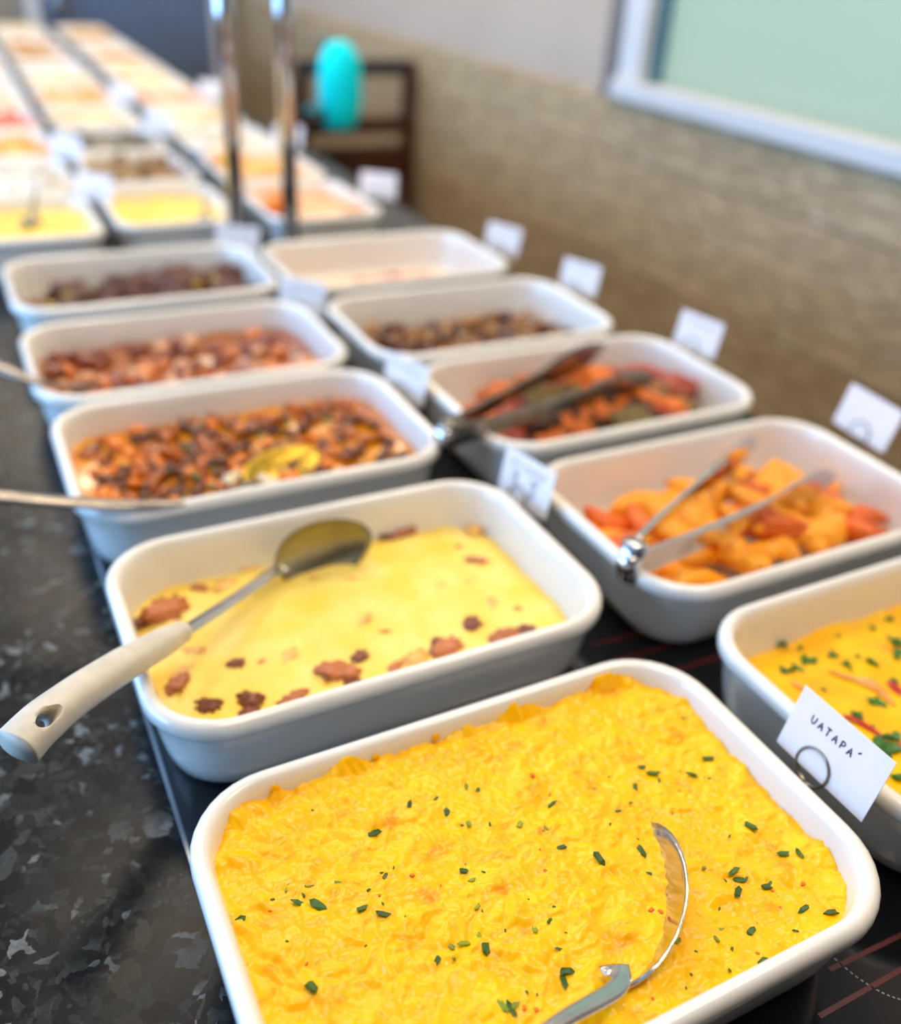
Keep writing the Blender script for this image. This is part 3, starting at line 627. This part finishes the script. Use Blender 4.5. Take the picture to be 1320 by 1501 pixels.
def tongs(hinge, tips, label, wid, bulge, m):
    root = empty('serving_tongs', hinge); tag(root, label, 'tongs', 'steel serving tongs')
    mid = (tips[0] + tips[1]) / 2; d = (mid - hinge).normalized(); side = d.cross(UPZ).normalized()
    for sgn, t in zip((-1, 1), tips):
        st = hinge + side * 0.007 * sgn + d * .004
        v = t - st; P = [st, st + v * .25 + side * sgn * bulge, st + v * .55 + side * sgn * bulge * 1.1, st + v * .78 + side * sgn * bulge * .5, t]
        hp = smoothpath(P, 8); n = len(hp)
        V, F = sweep_data(hp, interp([.0012, .0013, .0013, .0012, .001], n), interp([x * wid for x in (.010, .0085, .007, .0075, .013, .0125, .004)], n), 14, power=5)
        arm = part('tong_arm', V, F, m, root)
        lip = [p - side * sgn * 0.0016 + UPZ * 0.0072 * wid for p in hp[2:int(n * .7)]]
        V, F = sweep_data(lip, [.0024] * len(lip), [.0007] * len(lip), 8)
        link('folded_edge', mesh('folded_edge', [v_ - root.location for v_ in V], F, m), parent=arm)
    V, F = sweep_data([hinge - UPZ * .0125 * wid, hinge + UPZ * .0125 * wid], [.0105] * 2, [.008] * 2, 20, up=d)
    part('hinge', V, F, m, root)
    V, F = sweep_data([hinge - d * .012, hinge - d * .006, hinge + d * .004], [.007, .010, .010], [.007, .010, .010], 20, power=3.5)
    part('spring_cap', V, F, M_CHROME, root)
tongs(at(925, 822, 0.006), (at(1108, 648, -0.004), at(1222, 700, -0.002)), 'bright steel serving tongs in the dish of golden wedges', 1.45, 0.004, M_CHROME)
tongs(at(655, 637, 0.007), (at(884, 508, 0.004), at(955, 552, 0.002)), 'dark steel serving tongs over the roasted meat dish', 1.3, 0.003, M_DSTEEL)

# ------------------------------------------------------------------ name cards in wire clips
def ring_pts(c, u, v, r, turns=2.0, n=48, drift=Vector((0, 0, 0))):
    return [c + u * (r * math.cos(2 * PI * turns * k / n - PI / 2)) + v * (r * math.sin(2 * PI * turns * k / n - PI / 2)) + drift * (k / n) for k in range(n + 1)]
def name_card(center, yaw, roll, label, marks, w_=0.072, h_=0.047, ringx=-0.0065):
    """yaw: heading of the card's reading direction; face normal = to the right-hand side towards the reader"""
    u = Vector((math.cos(yaw), math.sin(yaw), 0)); nrm = Vector((u.y, -u.x, 0)); back = 0.22
    v0 = (UPZ - nrm * back).normalized(); nrm = u.cross(v0).normalized()
    v = (v0 * math.cos(roll) - u * math.sin(roll)); u = (u * math.cos(roll) + v0 * math.sin(roll))
    root = empty('name_card', (center.x, center.y, PLATE)); tag(root, label, 'card', 'handwritten food name cards')
    t = .00025; V = []
    for s in (1, -1):
        for a_, b2 in ((-.5, -.5), (.5, -.5), (.5, .5), (-.5, .5)): V.append(center + u * (w_ * a_) + v * (h_ * b2) + nrm * (t * s))
    F = [(0, 1, 2, 3), (7, 6, 5, 4)] + [(k, 4 + k, 4 + (k + 1) % 4, (k + 1) % 4) for k in range(4)]
    cdp = part('paper', V, F, M_CARD, root, False)
    for st in marks:
        pts = [center + u * (x * w_) + v * (y * h_) + nrm * .0005 for x, y in st]
        if len(pts) < 2: continue
        V, F = sweep_data(pts, [.0005] * len(pts), [.00012] * len(pts), 6, up=nrm)
        link('pen_stroke', mesh('pen_stroke', [q - root.location for q in V], F, M_INK), parent=cdp)
    rc = center + u * ringx - v * (h_ * .40) + nrm * .0014
    V, F = sweep_data(ring_pts(rc, u, v, .0125, 2, 56, nrm * -.0028), [.0010] * 57, [.0010] * 57, 8, up=nrm)
    part('wire_ring', V, F, M_WIRE, root)
    b0 = rc - v * .0125; V, F = sweep_data([b0, Vector((b0.x, b0.y, b0.z - .004)), Vector((center.x, center.y, PLATE + .004))], [.0007] * 3, [.0007] * 3, 8, up=(1, 0, 0.01))
    part('wire_stem', V, F, M_WIRE, root)
    V, F = sweep_data([Vector((center.x, center.y, PLATE + .0004)), Vector((center.x, center.y, PLATE + .003)), Vector((center.x, center.y, PLATE + .0045))], [.011, .011, .008], [.011, .011, .008], 24, up=(1, 0, 0))
    part('clip_base', V, F, M_WIRE, root)
# hand lettering, each letter in a unit box
GL_ = {'U': [[(0, 1), (.05, .3), (.3, 0), (.6, .1), (.75, .5), (.78, 1)]], 'A': [[(0, 0), (.2, .55), (.38, 1), (.6, .5), (.75, 0)], [(.12, .38), (.7, .38)]],
       'T': [[(-.05, 1), (.8, 1)], [(.38, 1), (.36, 0)]], 'P': [[(.1, 0), (.12, .98)], [(.12, .98), (.6, .95), (.75, .72), (.55, .48), (.12, .45)]], "'": [[(.1, 1.05), (.55, 1.35)]]}
def letters(s, x, y, dx, sz, asp=1.5):
    out = []
    for k, ch in enumerate(s):
        for st in GL_[ch]: out.append([(x + k * dx + a_ * sz, y + b2 * sz * asp) for a_, b2 in st])
    return out
vat = letters("UATAPA'", -0.30, 0.12, 0.082, 0.058, 2.0)
def scrib(seed):
    rnd = random.Random(seed); out = []; x = -.34
    while x < .3:
        st = [(x + .03 * q, .27 + rnd.uniform(-.08, .08)) for q in range(4)]; out.append(st); x += .12
    return out
blocks = [[(-.28 + .02 * q, .02 + .12 * (q % 2)) for q in range(7)], [(-.27 + .02 * q, -.12 + .1 * (q % 2)) for q in range(6)], [(.1 + .02 * q, .0 + .14 * (q % 2)) for q in range(8)], [(.1 + .02 * q, -.22 + .12 * (q % 2)) for q in range(7)], [(-.2, .1), (-.16, -.3)], [(.16, .06), (.14, -.32)]]
Yd = -PI / 2
def cpos(x, y, z): return Vector((x, y, RIM + z))
name_card(cpos(.418, .2505, .0175), Yd, 0.0, 'white card lettered VATAPÁ in a wire ring beside the nearest dish', vat)
name_card(cpos(.421, .627, .006), Yd + .12, 0.06, 'white card with dark writing between the gratin and the golden wedges', scrib(1) + blocks)
name_card(cpos(.416, .888, .002), Yd + .25, 0.05, 'white card left of the roasted meat dish, behind the mushroom stew', scrib(2))
name_card(cpos(.405, 1.215, -.008), Yd + .75, 0.02, 'white card left of the shredded beef dish', scrib(3))
name_card(cpos(.398, 1.513, -.01), Yd + 1.0, 0.02, 'white card between the last two large dishes, by the chrome posts', scrib(4))
name_card(cpos(.822, .590, .022), Yd, -0.05, 'white card with wire ring behind the golden wedges', [], ringx=0.0)
name_card(cpos(.820, .865, .014), Yd + .1, 0.04, 'white card behind the roasted meat dish', scrib(5))
name_card(cpos(.812, 1.128, .008), Yd + .25, 0.04, 'white card behind the shredded beef dish', scrib(6))
name_card(cpos(.806, 1.352, .005), Yd + .35, 0.02, 'white card behind the nearly empty dish', scrib(7))
name_card(cpos(.735, 1.72, .015), Yd + .9, 0.0, 'white card behind the salmon coloured platter of the far section', [])

# ------------------------------------------------------------------ chrome posts
for x, lab in ((.408, 'left of the two slim chrome posts standing on the buffet'), (.50, 'right of the two slim chrome posts standing on the buffet')):
    e = empty('chrome_post', (x, 1.545, PLATE)); tag(e, lab, 'post', 'chrome posts on the buffet')
    B = Vector((x, 1.545, PLATE))
    V, F = sweep_data([B + UPZ * .004, B + UPZ * .85], [.0145] * 2, [.0145] * 2, 28, up=(1, 0, 0)); part('tube', V, F, M_CHROME, e)
    V, F = sweep_data([B + UPZ * .0002, B + UPZ * .004, B + UPZ * .007], [.026, .026, .018], [.026, .026, .018], 28, up=(1, 0, 0)); part('foot_flange', V, F, M_CHROME, e)
    V, F = sweep_data([B + UPZ * .85, B + UPZ * .858, B + UPZ * .862], [.0155, .0155, .008], [.0155, .0155, .008], 28, up=(1, 0, 0)); part('end_cap', V, F, M_CHROME, e)

# ------------------------------------------------------------------ far section: three columns of smaller dishes
FL_, FW_, FR_ = 0.215, 0.275, 0.04
FAR = dish_mesh(FL_, FW_, FR_)
FC = {'yellow puree': ((252, 206, 60), (250, 214, 90)), 'white rice': ((236, 228, 214), (228, 218, 200)), 'orange salad': ((246, 170, 60), (250, 196, 110)), 'pink salad': ((226, 112, 84), (232, 150, 120)),
      'brown stir fry': ((156, 110, 44), (112, 78, 30)), 'cream salad': ((246, 224, 180), (240, 210, 160)), 'salmon slices': ((238, 170, 120), (244, 196, 150)), 'grey olives': ((96, 90, 80), (140, 126, 104)), 'golden pastries': ((226, 140, 10), (190, 150, 4)), 'pale noodles': ((250, 226, 170), (246, 214, 150))}
FM = {k: mat('far_' + k.replace(' ', '_'), c1, c2, 40, rough=0.35, coat=0.2, bump=0.4, bscale=80) for k, (c1, c2) in FC.items()}
ORD = ['first', 'second', 'third', 'fourth', 'fifth', 'sixth', 'seventh', 'eighth', 'ninth', 'tenth', 'eleventh', 'twelfth']
def h_far(seed, mound):
    def f(x, y, mm): return -0.024 + mound * (1 - min(1, mm) ** 2) + 0.006 * N3(x, y, 30, seed) + 0.003 * N3(x, y, 80, seed + .5)
    return f
PLAN = {'left': (0.100, 1.715, ['yellow puree', 'white rice', 'orange salad', 'pink salad', 'cream salad', 'white rice', 'pale noodles', 'cream salad', 'white rice', 'cream salad', 'golden pastries']),
        'middle': (0.335, 1.745, ['yellow puree', 'brown stir fry', 'grey olives', 'cream salad', 'orange salad', 'cream salad', 'white rice', 'golden pastries', 'golden pastries', 'white rice', 'cream salad']),
        'right': (0.590, 1.720, ['salmon slices', 'orange salad', 'white rice', 'cream salad', 'salmon slices', 'pale noodles', 'cream salad', 'golden pastries', 'white rice', 'golden pastries', 'cream salad'])}
fi = 0
for colname, (x, y, foods) in PLAN.items():
    for k, fname in enumerate(foods):
        yy = y + 0.305 * k; xx = x + 0.004 * k
        o = link('serving_dish', FAR, (xx, yy, PLATE)); tag(o, 'small white dish, %s from the front in the %s column of the far section' % (ORD[k], colname), 'dish', 'small white dishes of the far section')
        hf = h_far(fi * 3.7, 0.004 if fname == 'yellow puree' else 0.022)
        f = link(fname.replace(' ', '_'), fillmesh('far_food', hf, FM[fname], 26, 30, FL_, FW_, FR_), (xx, yy, PLATE))
        tag(f, '%s in the %s dish of the far %s column' % (fname, ORD[k], colname), 'food')
        fi += 1
        if fname not in ('yellow puree',):
            lib = [blob('food_piece', (1, .7, .5), .35, fi + q, FM[fname], 2) for q in range(2)]
            for q in range(12):
                px_, py_ = random.uniform(-.07, .07), random.uniform(-.1, .1); s = random.uniform(.012, .022)
                link('food_piece', random.choice(lib), (px_, py_, H + hf(px_, py_, .5) + .004), f, (random.uniform(-.4, .4), random.uniform(-.4, .4), random.uniform(0, 6)), (s, s, s))
for key, (px, py, z) in {'by the yellow puree dish': (312, 560, 0)}.items(): pass
o = link('orange_half', blob('orange_half', (1, .9, .7), .12, 7, mat('bright_orange', (244, 134, 12), (236, 118, 8), 40, rough=0.35), 3), at(402, 300, 0.0), None, None, (.024, .024, .022)); tag(o, 'bright orange slice at the front of the salmon platter', 'fruit')
for k, (colx, py) in enumerate(((.222, 1.80), (.222, 2.15), (.46, 2.4), (.46, 2.85), (.712, 2.2), (.712, 2.9))):
    name_card(cpos(colx, py, .02), Yd + .8, 0, 'small white card in the %s gap of the far section, %s from the front' % ({.222: 'left', .46: 'middle', .712: 'right'}[colx], ORD[[.222, .222, .46, .46, .712, .712][:k].count(colx)]), [])
for px, py, lab in ((45, 320, 'far left yellow puree'), (300, 318, 'far middle yellow puree')):
    p = at(px, py, -.01); e = empty('small_ladle', p); tag(e, 'dark steel spoon standing in the ' + lab, 'spoon')
    V, F = sweep_data(smoothpath([p - UPZ * .01, p + Vector((.01, .03, .012)), p + Vector((.02, .09, .02))], 5), [.004] * 11, [.003] * 11, 10); part('handle', V, F, M_DSTEEL, e)
    bowl_part(e, p - UPZ * .004, Vector((.3, 1, 0)), UPZ, .045, .035, -.008, M_DSTEEL)

# ------------------------------------------------------------------ chair with the cyan bag by the right wall
M_WOOD = mat('dark_wood', (74, 36, 20), (52, 24, 12), 12, rough=0.35, stretch=(1, 1, .2), coat=0.2)
ch = empty('wooden_chair', (1.33, 3.25, 0)); tag(ch, 'dark brown wooden chair with slatted back by the right wall', 'chair')
CXa, CXb, CYa, CYb = 1.15, 1.56, 2.98, 3.38
for x, y, h in ((CXa, CYb, 1.0), (CXb, CYb, 1.0), (CXa, CYa, .46), (CXb, CYa, .46)): box('leg', x - .02, x + .02, y - .02, y + .02, 0, h, M_WOOD, ch, .004)
box('seat', CXa - .02, CXb + .02, CYa - .03, CYb + .02, .45, .485, M_WOOD, ch, .006)
for z0, z1, nm in ((.775, .83, 'back_slat'), (.60, .73, 'back_slat')): box(nm, CXa, CXb, CYb - .012, CYb + .012, z0, z1, M_WOOD, ch, .003)
box('top_rail', CXa - .02, CXb + .02, CYb - .016, CYb + .016, .97, 1.02, mat('navy_fabric', (48, 44, 52), (40, 36, 44), 20, rough=.7), ch, .004)
for y in (CYa, CYb): box('stretcher', CXa, CXb, y - .01, y + .01, .2, .23, M_WOOD, ch, .003)
for x in (CXa, CXb): box('stretcher', x - .01, x + .01, CYa, CYb, .26, .29, M_WOOD, ch, .003)
M_CYAN = mat('cyan_plastic', (0, 252, 255), (0, 246, 255), 5, rough=0.6, spec=0.15)
M_TEAL = mat('teal_plastic', (0, 140, 150), (0, 128, 138), 5, rough=0.45)
bgc = Vector((1.262, 3.30, RIM - .035)); e = empty('cyan_bag', bgc); tag(e, 'bright cyan rounded bag hanging on the wooden chair back', 'bag')
bme = blob('bag_body', (.082, .05, .145), .03, 3, M_CYAN, 4, 1.0)
for v in bme.vertices:
    q = v.co; k_ = math.copysign(abs(q.z / .145) ** 1.25, q.z); t_ = min(1, abs(q.z) / .15); k2 = (1 - t_ ** 3.2) ** .5 / max(.15, (1 - t_ ** 2) ** .5); v.co = Vector((q.x * k2 * .94, q.y * k2, q.z))
link('bag_body', bme, (0, 0, 0), e)
V, F = sweep_data(smoothpath([bgc + Vector((-.03, .02, .12)), bgc + Vector((-.02, .10, .15)), bgc + Vector((0, .165, .085)), bgc + Vector((.02, .16, .06))], 5), [.008] * 16, [.003] * 16, 8); part('strap', V, F, M_TEAL, e)
V, F = sweep_data([bgc + Vector((-.06, 0, -.075)), bgc + Vector((-.10, 0, -.072)), bgc + Vector((-.13, .0, -.07))], [.03, .026, .012], [.022, .02, .01], 14); part('side_pocket', V, F, M_TEAL, e)
box('bag_base', bgc.x - .055, bgc.x + .055, bgc.y - .03, bgc.y + .03, bgc.z - .142, bgc.z - .122, M_TEAL, e, .008)
